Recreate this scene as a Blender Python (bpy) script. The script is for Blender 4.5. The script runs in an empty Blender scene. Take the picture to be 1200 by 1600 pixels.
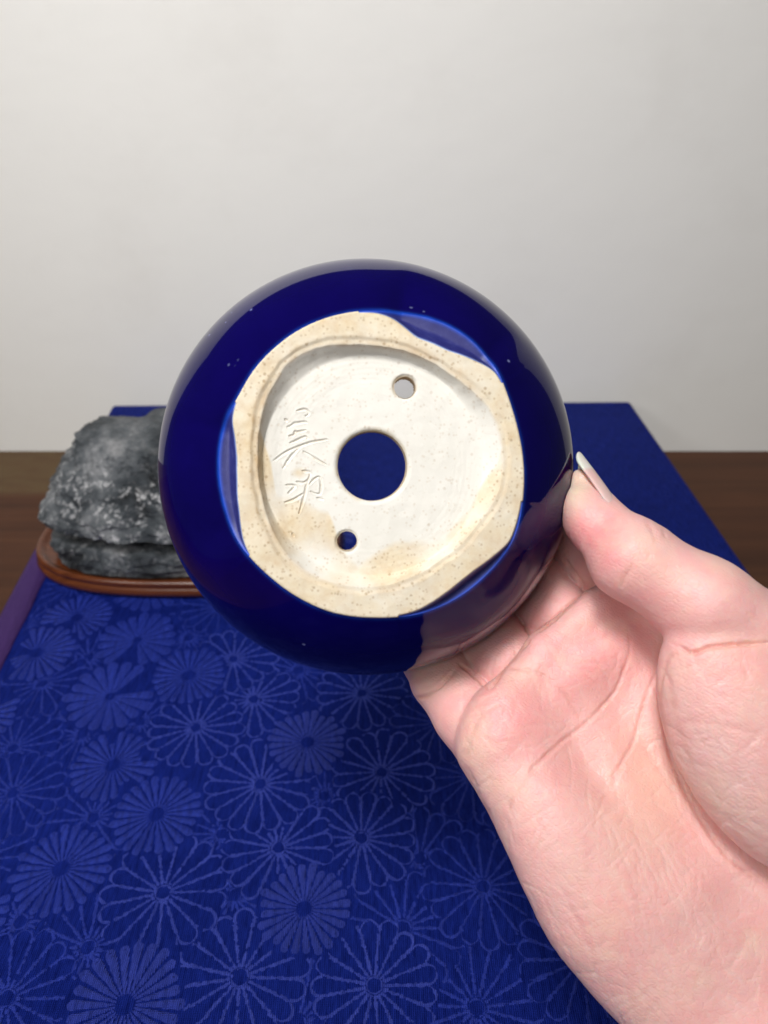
import bpy, bmesh, math, random
import numpy as np
from mathutils import Vector, Matrix, noise as mn

random.seed(7)
RNG = np.random.default_rng(7)
scene = bpy.context.scene
col = scene.collection

# ------------------------------------------------------------------ camera
CAM_H = 0.24                      # metres above the cloth
PITCH = math.radians(34.7)        # looking down
FPX = 1200.0                      # focal length in photo pixels (1200 x 1600)
cam_d = bpy.data.cameras.new('camera')
cam = bpy.data.objects.new('camera', cam_d)
col.objects.link(cam)
cam.location = (0, 0, CAM_H)
cam.rotation_euler = (math.pi / 2 - PITCH, 0, 0)
cam_d.sensor_fit = 'VERTICAL'
cam_d.sensor_height = 24.0
cam_d.sensor_width = 18.0
cam_d.lens = 18.0
cam_d.clip_start = 0.005
cam_d.clip_end = 50
cam_d.dof.use_dof = True
cam_d.dof.focus_distance = 0.175
cam_d.dof.aperture_fstop = 13.0
scene.camera = cam

# ------------------------------------------------------------------ world, lamps, exposure
scene.view_settings.view_transform = 'Standard'
scene.view_settings.look = 'None'
scene.view_settings.gamma = 1.0
scene.view_settings.exposure = 0.0
world = bpy.data.worlds.new('World')
scene.world = world
world.use_nodes = True
wb = world.node_tree.nodes['Background']
wb.inputs[0].default_value = (0.93, 0.96, 1.0, 1)
wb.inputs[1].default_value = 0.05


def area_lamp(name, loc, target, sx, sy, watts, colr):
    ld = bpy.data.lights.new(name, 'AREA')
    ld.shape = 'RECTANGLE'
    ld.size = sx
    ld.size_y = sy
    ld.energy = watts
    ld.color = colr
    o = bpy.data.objects.new(name, ld)
    col.objects.link(o)
    o.location = loc
    o.rotation_euler = (Vector(target) - Vector(loc)).to_track_quat('-Z', 'Y').to_euler()
    return o


area_lamp('key_lamp', (-0.50, -1.05, 1.15), (0.0, 0.45, 0.15), 0.35, 0.35, 5.0, (1.0, 0.985, 0.96))
area_lamp('hanging_lamp', (-0.14, -0.10, 0.85), (-0.05, 0.22, 0.0), 0.16, 0.16, 5.0, (1.0, 0.98, 0.96))
area_lamp('side_fill', (-0.36, -0.04, 0.38), (-0.10, 0.15, 0.0), 0.12, 0.12, 0.62, (1.0, 0.98, 0.96))  # added fill light, brightens the left front of the cloth
wall_fill = area_lamp('wall_fill', (-0.30, -0.35, 1.10), (-0.06, 0.49, 0.20), 0.30, 0.30, 0.56, (1.0, 0.985, 0.96))  # added wash light that only lifts the wall's brightness
wall_fill.data.spread = math.radians(50)

# ------------------------------------------------------------------ helpers
c_r = np.array([1.0, 0, 0])
c_f = np.array([0, math.cos(PITCH), -math.sin(PITCH)])
c_d = np.array([0, -math.sin(PITCH), -math.cos(PITCH)])
c_o = np.array([0, 0, CAM_H])


def cw(p):
    """view axes (cm: right, down, forward) -> world metres"""
    p = np.asarray(p, float)
    return c_o + 0.01 * (p[..., 0:1] * c_r + p[..., 1:2] * c_d + p[..., 2:3] * c_f)


def P(u, v, d):
    return np.array([(u - 600) * d / FPX, (v - 800) * d / FPX, d])


def ground(u, v, z=0.0):
    D = c_r * (u - 600) / FPX + c_d * (v - 800) / FPX + c_f
    t = (z - CAM_H) / D[2]
    return c_o + D * t


def mesh_obj(name, verts, faces, mat, parent=None, origin=(0, 0, 0), smooth=True, autoangle=None):
    me = bpy.data.meshes.new(name)
    v = np.asarray(verts, float) - np.asarray(origin, float)
    me.from_pydata(v.tolist(), [], [tuple(int(i) for i in f) for f in faces] if not isinstance(faces, np.ndarray) else faces.tolist())
    me.update()
    if mat:
        me.materials.append(mat)
    if smooth:
        me.polygons.foreach_set('use_smooth', [True] * len(me.polygons))
    o = bpy.data.objects.new(name, me)
    col.objects.link(o)
    o.location = origin
    if parent is not None:
        o.parent = parent
        o.location = Vector(origin) - parent.location
    return o


def bm_obj(name, bm, mat, parent=None, smooth=False):
    me = bpy.data.meshes.new(name)
    bm.to_mesh(me)
    bm.free()
    if mat:
        me.materials.append(mat)
    if smooth:
        me.polygons.foreach_set('use_smooth', [True] * len(me.polygons))
    o = bpy.data.objects.new(name, me)
    col.objects.link(o)
    if parent is not None:
        o.parent = parent
        o.location = -parent.location
    return o


def fix_normals(o):
    bm = bmesh.new()
    bm.from_mesh(o.data)
    bmesh.ops.recalc_face_normals(bm, faces=bm.faces)
    bm.to_mesh(o.data)
    bm.free()


def thing(name, label, cat, loc=(0, 0, 0), group=None):
    o = bpy.data.objects.new(name, None)
    o.empty_display_size = 0.02
    col.objects.link(o)
    o.location = loc
    tag(o, label, cat, group)
    return o


def tag(o, label, cat, group=None):
    o['label'] = label
    o['category'] = cat
    if group:
        o['group'] = group
    return o


def attr(o, name, vals):
    a = o.data.attributes.new(name, 'FLOAT', 'POINT')
    a.data.foreach_set('value', np.asarray(vals, np.float32))


def attr_col(o, name, vals):
    a = o.data.attributes.new(name, 'FLOAT_COLOR', 'POINT')
    v = np.ones((len(vals), 4), np.float32)
    v[:, :3] = vals
    a.data.foreach_set('color', v.ravel())


def sstep(a, b, x):
    t = np.clip((x - a) / (b - a), 0, 1)
    return t * t * (3 - 2 * t)


def seg_dist(px, py, pts):
    """distance of points to a polyline, and position along it (0..1)"""
    best = np.full(px.shape, 1e9)
    along = np.zeros(px.shape)
    pts = np.asarray(pts, float)
    L = np.concatenate([[0], np.cumsum(np.hypot(*np.diff(pts, axis=0).T))])
    for i in range(len(pts) - 1):
        a, b = pts[i], pts[i + 1]
        ab = b - a
        l2 = ab @ ab + 1e-12
        t = np.clip(((px - a[0]) * ab[0] + (py - a[1]) * ab[1]) / l2, 0, 1)
        d = np.hypot(px - a[0] - t * ab[0], py - a[1] - t * ab[1])
        m = d < best
        best = np.where(m, d, best)
        along = np.where(m, (L[i] + t * math.sqrt(l2)) / L[-1], along)
    return best, along


def smooth_line(pts, n=8):
    """Catmull-Rom through the points"""
    pts = np.asarray(pts, float)
    q = np.vstack([2 * pts[0] - pts[1], pts, 2 * pts[-1] - pts[-2]])
    out = []
    for i in range(1, len(q) - 2):
        for k in range(n):
            t = k / n
            a, b, c, d = q[i - 1], q[i], q[i + 1], q[i + 2]
            out.append(0.5 * (2 * b + (c - a) * t + (2 * a - 5 * b + 4 * c - d) * t * t + (3 * b - a - 3 * c + d) * t ** 3))
    out.append(pts[-1])
    return np.array(out)


# ------------------------------------------------------------------ materials
class NT:
    def __init__(self, name):
        self.m = bpy.data.materials.new(name)
        self.m.use_nodes = True
        self.t = self.m.node_tree
        self.b = self.t.nodes['Principled BSDF']

    def n(self, typ, **kw):
        nd = self.t.nodes.new(typ)
        for k, v in kw.items():
            setattr(nd, k, v)
        return nd

    def link(self, a, b):
        self.t.links.new(a, b)

    def set(self, **kw):
        for k, v in kw.items():
            i = self.b.inputs[k.replace('_', ' ')]
            i.default_value = (*v, 1) if isinstance(v, tuple) and len(v) == 3 and i.type == 'RGBA' else v

    def coord(self, kind='Object', scale=(1, 1, 1), rot=(0, 0, 0)):
        tc = self.n('ShaderNodeTexCoord')
        mp = self.n('ShaderNodeMapping')
        mp.inputs['Scale'].default_value = scale
        mp.inputs['Rotation'].default_value = rot
        self.link(tc.outputs[kind], mp.inputs['Vector'])
        return mp.outputs['Vector']

    def noise(self, vec, scale, detail=4, rough=0.5, dist=0.0):
        nd = self.n('ShaderNodeTexNoise')
        nd.inputs['Scale'].default_value = scale
        nd.inputs['Detail'].default_value = detail
        nd.inputs['Roughness'].default_value = rough
        nd.inputs['Distortion'].default_value = dist
        self.link(vec, nd.inputs['Vector'])
        return nd.outputs['Fac']

    def ramp(self, fac, stops):
        nd = self.n('ShaderNodeValToRGB')
        e = nd.color_ramp.elements
        while len(e) < len(stops):
            e.new(0.5)
        for el, (p, c) in zip(e, stops):
            el.position = p
            el.color = (*c, 1) if isinstance(c, tuple) else (c, c, c, 1)
        self.link(fac, nd.inputs['Fac'])
        return nd.outputs['Color']

    def mix(self, fac, a, b, blend='MIX'):
        nd = self.n('ShaderNodeMix', data_type='RGBA', blend_type=blend)
        for sock, v in ((nd.inputs['Factor'], fac), (nd.inputs['A'], a), (nd.inputs['B'], b)):
            if hasattr(v, 'is_linked'):
                self.link(v, sock)
            elif isinstance(v, tuple):
                sock.default_value = (*v, 1)
            else:
                sock.default_value = v
        # colour sockets of the Mix node
        return nd.outputs['Result']

    def cmix(self, fac, a, b, blend='MIX'):
        nd = self.n('ShaderNodeMixRGB', blend_type=blend)
        for i, v in enumerate((fac, a, b)):
            s = nd.inputs[i]
            if hasattr(v, 'is_linked'):
                self.link(v, s)
            elif isinstance(v, tuple):
                s.default_value = (*v, 1)
            else:
                s.default_value = v if i == 0 else (v, v, v, 1)
        return nd.outputs[0]

    def math(self, op, a, b=0.0):
        nd = self.n('ShaderNodeMath', operation=op)
        for s, v in ((nd.inputs[0], a), (nd.inputs[1], b)):
            if hasattr(v, 'is_linked'):
                self.link(v, s)
            else:
                s.default_value = v
        return nd.outputs[0]

    def attr(self, name, out='Fac'):
        nd = self.n('ShaderNodeAttribute', attribute_name=name)
        return nd.outputs[out]

    def bump(self, h, strength, dist, prev=None):
        nd = self.n('ShaderNodeBump')
        nd.inputs['Strength'].default_value = strength
        nd.inputs['Distance'].default_value = dist
        self.link(h, nd.inputs['Height'])
        if prev is not None:
            self.link(prev, nd.inputs['Normal'])
        return nd.outputs['Normal']

    def out(self, base=None, rough=None, normal=None):
        if base is not None:
            self.link(base, self.b.inputs['Base Color'])
        if rough is not None:
            self.link(rough, self.b.inputs['Roughness'])
        if normal is not None:
            self.link(normal, self.b.inputs['Normal'])
        return self.m


def mat_wall():
    k = NT('painted_wall')
    v = k.coord()
    c = k.ramp(k.noise(v, 2.2, 5, 0.6), [(0.3, (0.785, 0.77, 0.735)), (0.7, (0.82, 0.805, 0.77))])
    sm = k.ramp(k.noise(v, 11, 6, 0.65), [(0.52, 0.0), (0.75, 0.22)])
    c = k.cmix(sm, c, (0.66, 0.63, 0.59))
    k.set(Roughness=0.75)
    n = k.bump(k.noise(v, 60, 5, 0.6), 0.2, 0.002)
    return k.out(c, None, n)


def mat_table():
    k = NT('dark_wood')
    v = k.coord(scale=(1.5, 22, 22))
    g = k.noise(v, 3.0, 8, 0.65, 0.8)
    c = k.ramp(g, [(0.2, (0.034, 0.011, 0.004)), (0.5, (0.062, 0.021, 0.008)), (0.8, (0.092, 0.034, 0.013))])
    # lighter brown strip along the back edge of the top
    w = k.attr('back_strip')
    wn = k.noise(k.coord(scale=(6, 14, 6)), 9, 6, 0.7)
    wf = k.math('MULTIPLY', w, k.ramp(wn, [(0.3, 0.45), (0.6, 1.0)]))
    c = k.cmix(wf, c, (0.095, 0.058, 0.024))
    k.set(Roughness=0.5, Specular_IOR_Level=0.25)
    n = k.bump(g, 0.15, 0.001)
    return k.out(c, None, n)


def weave_bump(k, strength=0.35):
    v = k.coord('Object')
    wv = k.n('ShaderNodeTexWave', wave_type='BANDS', bands_direction='X')
    wv.inputs['Scale'].default_value = 520
    wv.inputs['Distortion'].default_value = 0.6
    wv.inputs['Detail'].default_value = 2
    wv.inputs['Detail Scale'].default_value = 0.6
    k.link(v, wv.inputs['Vector'])
    w2 = k.n('ShaderNodeTexWave', wave_type='BANDS', bands_direction='Y')
    w2.inputs['Scale'].default_value = 700
    w2.inputs['Distortion'].default_value = 0.8
    k.link(v, w2.inputs['Vector'])
    h = k.math('ADD', wv.outputs['Fac'], k.math('MULTIPLY', w2.outputs['Fac'], 0.6))
    n = k.bump(h, strength, 0.0004)
    return n, h, v


def mat_cloth(name, lo, hi, rough, sheen=0.25, aniso=0.4, spec=0.5, weave=0.35, tint=(0.35, 0.42, 1.0)):
    k = NT(name)
    n, h, v = weave_bump(k, weave)
    blotch = k.noise(v, 9, 3, 0.6)
    st = k.n('ShaderNodeMapping')
    st.inputs['Scale'].default_value = (1.0, 0.16, 1.0)
    k.link(v, st.inputs['Vector'])
    slub = k.noise(st.outputs[0], 900, 3, 0.7)
    h = k.math('ADD', k.math('MULTIPLY', h, 0.7), k.math('MULTIPLY', k.math('SUBTRACT', slub, 0.35), 2.2))
    c = k.cmix(k.ramp(k.math('MULTIPLY', h, 0.62), [(0.12, 0.0), (0.9, 1.0)]), lo, hi)
    c = k.cmix(k.ramp(blotch, [(0.3, 0.0), (0.7, 0.35)]), c, tuple(0.7 * x for x in lo))
    k.set(Roughness=rough, Sheen_Weight=sheen, Sheen_Roughness=0.5, Anisotropic=aniso)
    k.set(Specular_IOR_Level=spec)
    k.b.inputs['Sheen Tint'].default_value = (*tint, 1)
    k.b.inputs['Specular Tint'].default_value = (*tint, 1)
    return k.out(c, None, n)


def mat_glaze():
    k = NT('cobalt_glaze')
    v = k.coord()
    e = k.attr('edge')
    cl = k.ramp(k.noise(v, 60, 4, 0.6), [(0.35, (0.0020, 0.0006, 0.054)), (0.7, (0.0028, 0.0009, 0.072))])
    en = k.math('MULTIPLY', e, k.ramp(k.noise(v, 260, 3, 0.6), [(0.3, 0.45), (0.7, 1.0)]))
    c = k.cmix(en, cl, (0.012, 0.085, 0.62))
    # tiny pale pinholes in the glaze
    vo = k.n('ShaderNodeTexVoronoi')
    vo.inputs['Scale'].default_value = 330
    k.link(v, vo.inputs['Vector'])
    sel = k.ramp(k.noise(v, 140, 0, 0.5), [(0.66, 0.0), (0.70, 1.0)])
    sp = k.math('MULTIPLY', k.ramp(vo.outputs['Distance'], [(0.07, 1.0), (0.14, 0.0)]), sel)
    c = k.cmix(k.math('MULTIPLY', sp, 0.5), c, (0.25, 0.28, 0.55))
    k.set(Roughness=0.06, Specular_IOR_Level=0.30)
    n = k.bump(k.noise(v, 45, 2, 0.5), 0.02, 0.002)
    return k.out(c, None, n)


def mat_notch():
    k = NT('matte_blue_glaze')
    v = k.coord()
    e = k.attr('edge')
    base = k.ramp(k.noise(v, 420, 5, 0.75), [(0.32, (0.012, 0.013, 0.13)), (0.6, (0.026, 0.030, 0.175)), (0.8, (0.10, 0.11, 0.26))])
    c = k.cmix(k.math('MULTIPLY', e, k.ramp(k.noise(v, 260, 3, 0.6), [(0.3, 0.5), (0.7, 1.0)])), base, (0.012, 0.085, 0.66))
    c = k.cmix(k.attr('pale'), c, (0.45, 0.56, 0.80))
    k.set(Roughness=0.5)
    n = k.bump(k.noise(v, 500, 4, 0.6), 0.1, 0.0005)
    return k.out(c, None, n)


def mat_clay():
    k = NT('bisque_clay')
    v = k.coord()
    st = k.attr('stain')
    ln = k.attr('line')
    white = k.ramp(k.noise(v, 70, 5, 0.6), [(0.3, (0.74, 0.715, 0.65)), (0.7, (0.79, 0.77, 0.715))])
    tan = k.ramp(k.noise(v, 260, 5, 0.7), [(0.3, (0.62, 0.46, 0.27)), (0.55, (0.71, 0.60, 0.42)), (0.75, (0.75, 0.67, 0.52))])
    sn = k.noise(v, 120, 6, 0.7)
    sf = k.math('ADD', st, k.math('MULTIPLY', k.math('SUBTRACT', sn, 0.5), 0.75))
    c = k.cmix(k.ramp(sf, [(0.22, 0.0), (0.75, 1.0)]), white, tan)
    rust = k.math('MULTIPLY', ln, k.ramp(k.noise(v, 170, 5, 0.7), [(0.35, 0.25), (0.65, 1.0)]))
    c = k.cmix(rust, c, (0.40, 0.24, 0.10))
    # iron specks of two sizes
    for sc, thr, co, lo, hi in ((620, 0.55, (0.36, 0.24, 0.13), 0.12, 0.24), (360, 0.67, (0.16, 0.09, 0.05), 0.05, 0.11), (1150, 0.46, (0.47, 0.34, 0.2), 0.16, 0.36)):
        vo = k.n('ShaderNodeTexVoronoi')
        vo.inputs['Scale'].default_value = sc
        k.link(v, vo.inputs['Vector'])
        sel = k.ramp(k.noise(v, sc * 0.45, 0, 0.5), [(thr, 0.0), (thr + 0.04, 1.0)])
        amt = k.math('MULTIPLY', k.ramp(vo.outputs['Distance'], [(lo, 1.0), (hi, 0.0)]), sel)
        amt = k.math('MULTIPLY', amt, k.math('ADD', 0.18, k.math('MULTIPLY', st, 0.7)))
        c = k.cmix(amt, c, co)
    k.set(Roughness=0.85, Specular_IOR_Level=0.25)
    n = k.bump(k.noise(v, 700, 4, 0.7), 0.3, 0.0004)
    n = k.bump(k.noise(v, 130, 3, 0.6), 0.12, 0.001, n)
    return k.out(c, None, n)


def mat_inner_clay():
    k = NT('inner_clay')
    v = k.coord()
    c = k.ramp(k.noise(v, 90, 5, 0.6), [(0.3, (0.45, 0.38, 0.28)), (0.7, (0.55, 0.47, 0.36))])
    k.set(Roughness=0.85)
    return k.out(c)


def mat_skin():
    k = NT('skin')
    v = k.coord()
    base = k.attr('tone', 'Color')
    mott = k.noise(v, 160, 5, 0.65)
    c = k.cmix(k.ramp(mott, [(0.35, 0.0), (0.70, 0.36)]), base, (0.78, 0.33, 0.32))
    c = k.cmix(k.ramp(k.noise(v, 75, 3, 0.6), [(0.48, 0.0), (0.70, 0.42)]), c, (0.81, 0.61, 0.47))
    c = k.cmix(k.ramp(k.noise(v, 48, 2, 0.5), [(0.5, 0.0), (0.7, 0.25)]), c, (0.80, 0.40, 0.38))
    c = k.cmix(k.ramp(k.noise(v, 520, 4, 0.6), [(0.45, 0.0), (0.75, 0.22)]), c, (0.80, 0.62, 0.52))
    # skin relief: small cells and fine furrows running across the palm
    vo = k.n('ShaderNodeTexVoronoi', feature='DISTANCE_TO_EDGE')
    vo.inputs['Scale'].default_value = 1150
    vo.inputs['Randomness'].default_value = 0.9
    wob = k.n('ShaderNodeMapping')
    wob.inputs['Scale'].default_value = (0.62, 1.0, 0.8)
    wob.inputs['Rotation'].default_value = (0.4, 0.3, 0.8)
    k.link(v, wob.inputs['Vector'])
    k.link(wob.outputs[0], vo.inputs['Vector'])
    cells = k.ramp(vo.outputs['Distance'], [(0.0, 0.0), (0.13, 1.0)])
    fv = k.n('ShaderNodeMapping')
    fv.inputs['Rotation'].default_value = (0.2, 0.5, 0.9)
    fv.inputs['Scale'].default_value = (2.4, 0.38, 1.0)
    k.link(v, fv.inputs['Vector'])
    fur = k.noise(fv.outputs[0], 520, 4, 0.6, 0.5)
    fv2 = k.n('ShaderNodeMapping')
    fv2.inputs['Rotation'].default_value = (0.3, -0.2, -0.5)
    fv2.inputs['Scale'].default_value = (0.35, 2.2, 1.0)
    k.link(v, fv2.inputs['Vector'])
    fur2 = k.noise(fv2.outputs[0], 330, 4, 0.6, 0.6)
    n = k.bump(cells, 0.18, 0.0003)
    n = k.bump(fur, 0.12, 0.0006, n)
    n = k.bump(fur2, 0.12, 0.0008, n)
    wv = k.n('ShaderNodeTexWave', wave_type='BANDS', bands_direction='DIAGONAL')
    wv.inputs['Scale'].default_value = 560
    wv.inputs['Distortion'].default_value = 9
    wv.inputs['Detail'].default_value = 3
    wv.inputs['Detail Scale'].default_value = 0.12
    k.link(v, wv.inputs['Vector'])
    n = k.bump(wv.outputs['Fac'], 0.06, 0.0003, n)
    rough = k.ramp(k.noise(v, 300, 4, 0.6), [(0.3, 0.38), (0.7, 0.55)])
    k.b.subsurface_method = 'RANDOM_WALK'
    k.set(Subsurface_Weight=0.6, Subsurface_Scale=0.0025, Specular_IOR_Level=0.55)
    k.b.inputs['Subsurface Radius'].default_value = (1.0, 0.35, 0.2)
    return k.out(c, rough, n)


def mat_nail():
    k = NT('nail')
    fr = k.attr('free')
    c = k.cmix(fr, (0.80, 0.50, 0.47), (0.84, 0.75, 0.67))
    k.set(Roughness=0.25, Subsurface_Weight=0.4, Subsurface_Scale=0.002)
    return k.out(c)


def mat_stone():
    k = NT('grey_stone')
    v = k.coord()
    a = k.noise(v, 28, 8, 0.7)
    c = k.ramp(a, [(0.36, (0.006, 0.008, 0.010)), (0.46, (0.040, 0.048, 0.056)), (0.55, (0.115, 0.125, 0.135)), (0.66, (0.32, 0.325, 0.335))])
    br = k.ramp(k.noise(v, 14, 4, 0.6), [(0.55, 0.0), (0.75, 0.45)])
    c = k.cmix(br, c, (0.13, 0.105, 0.085))
    vo = k.n('ShaderNodeTexVoronoi')
    vo.inputs['Scale'].default_value = 300
    wn = k.n('ShaderNodeTexNoise')
    wn.inputs['Scale'].default_value = 160
    wn.inputs['Detail'].default_value = 3
    k.link(v, wn.inputs['Vector'])
    wa = k.n('ShaderNodeVectorMath', operation='MULTIPLY_ADD')
    k.link(wn.outputs['Color'], wa.inputs[0])
    wa.inputs[1].default_value = (0.012, 0.012, 0.012)
    k.link(v, wa.inputs[2])
    k.link(wa.outputs[0], vo.inputs['Vector'])
    sel = k.ramp(k.noise(v, 95, 4, 0.7), [(0.44, 0.0), (0.60, 1.0)])
    sp = k.math('MULTIPLY', k.ramp(vo.outputs['Distance'], [(0.25, 1.0), (0.55, 0.0)]), sel)
    sp = k.math('MULTIPLY', sp, k.attr('speck'))
    c = k.cmix(k.math('MULTIPLY', sp, 0.85), c, (0.52, 0.52, 0.53))
    k.set(Roughness=0.5, Specular_IOR_Level=0.5)
    n = k.bump(k.noise(v, 120, 6, 0.7), 1.0, 0.005)
    return k.out(c, None, n)


def mat_stand():
    k = NT('red_lacquered_wood')
    v = k.coord(scale=(4, 40, 40))
    g = k.noise(v, 5, 7, 0.6, 0.6)
    c = k.ramp(g, [(0.3, (0.055, 0.014, 0.005)), (0.7, (0.135, 0.038, 0.012))])
    k.set(Roughness=0.22)
    return k.out(c)


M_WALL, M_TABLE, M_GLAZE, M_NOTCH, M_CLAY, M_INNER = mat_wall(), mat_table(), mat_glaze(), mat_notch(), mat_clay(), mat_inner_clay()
M_SKIN, M_NAIL, M_STONE, M_STAND = mat_skin(), mat_nail(), mat_stone(), mat_stand()
M_CLOTH = mat_cloth('blue_satin', (0.0017, 0.005, 0.075), (0.014, 0.032, 0.305), 0.50, 0.0, 0.2, 0.04, 0.8)
M_LINE = mat_cloth('sheen_blue_thread', (0.014, 0.026, 0.20), (0.062, 0.092, 0.52), 0.40, 0.0, 0.2, 0.35, 0.8)
M_FILL = mat_cloth('sheen_petal_thread', (0.010, 0.019, 0.155), (0.045, 0.070, 0.45), 0.40, 0.0, 0.2, 0.35, 0.8)
M_DARK = mat_cloth('deep_blue_thread', (0.005, 0.010, 0.10), (0.021, 0.041, 0.33), 0.45, 0.0, 0.2, 0.25)
M_HEM = mat_cloth('purple_hem', (0.030, 0.012, 0.075), (0.062, 0.028, 0.135), 0.6, 0.0, 0.0, 0.3, 0.3, (0.8, 0.5, 1.0))

# ------------------------------------------------------------------ setting: wall and table
WALL_Y, TABLE_Z = 0.492, -0.0455
bm = bmesh.new()
bmesh.ops.create_cube(bm, size=1, matrix=Matrix.Translation((0, WALL_Y + 0.05, -0.16)) @ Matrix.Diagonal((1.04, 0.1, 1.06, 1)))
wall = bm_obj('wall', bm, M_WALL)
wall['kind'] = 'structure'

tbl = thing('wooden_table', 'dark brown wooden table top against the pale wall, under the blue cloth board', 'table', (0, 0.1, TABLE_Z))
n1, n2 = 60, 60
xs = np.linspace(-0.75, 0.75, n1)
ys = np.concatenate([np.linspace(-0.35, WALL_Y - 0.09, 20), np.linspace(WALL_Y - 0.085, WALL_Y - 0.001, 40)])
vv = [(x, y, TABLE_Z) for y in ys for x in xs]
ff = [(j * n1 + i, j * n1 + i + 1, (j + 1) * n1 + i + 1, (j + 1) * n1 + i) for j in range(len(ys) - 1) for i in range(n1 - 1)]
nv = len(vv)
edge = [i for i in range(n1)] + [j * n1 + n1 - 1 for j in range(1, len(ys))] + [(len(ys) - 1) * n1 + i for i in range(n1 - 2, -1, -1)] + [j * n1 for j in range(len(ys) - 2, 0, -1)]
vv += [(vv[i][0], vv[i][1], TABLE_Z - 0.03) for i in edge]
for a in range(len(edge)):
    b = (a + 1) % len(edge)
    ff.append((edge[a], nv + a, nv + b, edge[b]))
ff.append([nv + i for i in range(len(edge))])
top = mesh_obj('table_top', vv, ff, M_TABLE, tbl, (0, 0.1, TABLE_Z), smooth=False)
va = np.array(vv)
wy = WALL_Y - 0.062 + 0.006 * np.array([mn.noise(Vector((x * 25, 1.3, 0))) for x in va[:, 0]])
attr(top, 'back_strip', sstep(0, 0.012, va[:, 1] - wy) * np.where(va[:, 0] < 0.05, 1.0, 0.12) * np.clip(1 - (va[:, 0] + 0.2) * 1.2, 0.2, 1))
for sx in (-0.68, 0.68):
    for sy in (-0.28, 0.42):
        bm = bmesh.new()
        bmesh.ops.create_cube(bm, size=1, matrix=Matrix.Translation((sx, sy, TABLE_Z - 0.03 - 0.33)) @ Matrix.Diagonal((0.05, 0.05, 0.659, 1)))
        bm_obj('leg', bm, M_TABLE, tbl)

# ------------------------------------------------------------------ cloth covered board
board = thing('brocade_covered_board', 'flat board wrapped in dark blue satin brocade woven with chrysanthemums', 'cloth board', (0, 0.2, 0))
BL, BR = ground(175, 632), ground(985, 626)          # far corners
FLd = (ground(0, 960) - BL)
FLd /= np.linalg.norm(FLd)
FRd = (ground(1170, 890) - BR)
FRd /= np.linalg.norm(FRd)
FL, FR = BL + FLd * 0.62, BR + FRd * 0.62
cor = [BL, BR, FR, FL]
bm = bmesh.new()
tv = [bm.verts.new((*c[:2], 0)) for c in cor]
bv = [bm.verts.new((*c[:2], TABLE_Z + 0.0005)) for c in cor]
bm.faces.new(tv)
bm.faces.new(bv[::-1])
for i in range(4):
    j = (i + 1) % 4
    bm.faces.new((tv[i], bv[i], bv[j], tv[j]))
bmesh.ops.recalc_face_normals(bm, faces=bm.faces)
bmesh.ops.bevel(bm, geom=[e for e in bm.edges], offset=0.0028, segments=4, affect='EDGES', profile=0.5)
cl = bm_obj('cloth_cover', bm, M_CLOTH, board, smooth=True)
cl.data.polygons.foreach_set('use_smooth', [p.area < 0.002 for p in cl.data.polygons])

# purple selvedge turned over the left edge
m = 90
hv, hf = [], []
for i in range(m + 1):
    t = 0.10 + 0.50 * i / m
    p = BL + FLd * (0.004 + t)
    inn = np.array([-FLd[1], FLd[0], 0])
    if inn[0] < 0:
        inn = -inn
    w = 0.0125 + 0.0007 * mn.noise(Vector((t * 60, 0, 3)))
    prof = [(-0.0007, -0.012, ), (-0.0009, -0.003), (0.0004, 0.0003), (0.0025, 0.0011), (w * 0.6, 0.0012), (w, 0.0010), (w + 0.0004, 0.0002)]
    for (q, z) in prof:
        hv.append((p[0] + inn[0] * q, p[1] + inn[1] * q, z + (0.0001 * mn.noise(Vector((t * 200, q * 300, 1))))))
k_ = 7
for i in range(m):
    for j in range(k_ - 1):
        hf.append((i * k_ + j, (i + 1) * k_ + j, (i + 1) * k_ + j + 1, i * k_ + j + 1))
hem = mesh_obj('hem', hv, hf, M_HEM, board, (0, 0.2, 0))
fix_normals(hem)
hem['label'] = 'purple hem folded over the left edge'

# ---- woven chrysanthemums: slightly raised threads
S = CAM_H / 0.27
spots = [(306, 1137, 'A', .022), (407, 1225, 'A', .0235), (435, 1325, 'A', .022), (255, 1395, 'A', .0235), (375, 1527, 'A', .0235),
         (295, 1055, 'B', .019), (245, 1272, 'B', .0185), (475, 1420, 'B', .0175), (480, 1160, 'B', .018), (195, 1570, 'B', .020),
         (95, 1320, 'C', .023), (107, 1465, 'C', .024), (67, 1157, 'C', .022), (57, 1020, 'B', .020), (57, 1092, 'C', .021),
         (172, 1088, 'C', .022), (565, 1310, 'A', .022), (755, 1385, 'D', .023), (910, 1500, 'A', .023), (630, 1450, 'D', .023),
         (745, 1575, 'D', .023), (585, 1540, 'A', .022), (20, 1240, 'A', .022), (10, 1560, 'A', .023),
         (365, 1030, 'A', .022), (510, 1235, 'C', .018), (215, 1000, 'C', .021), (120, 965, 'B', .019), (160, 1200, 'C', .02)]
flowers = []
spots.sort(key=lambda q: (q[2] != 'B', q[2] in 'CD'))
for (u, v, t, r) in spots:
    g = ground(u, v)
    if t == 'C' and any(math.hypot(g[0] - f[0], g[1] - f[1]) < 0.86 * (r * S + f[3]) for f in flowers):
        continue
    flowers.append((g[0], g[1], t, r * S * 0.98))
frng = random.Random(11)
tries = 0
inn0 = np.array([-FLd[1], FLd[0]])
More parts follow.
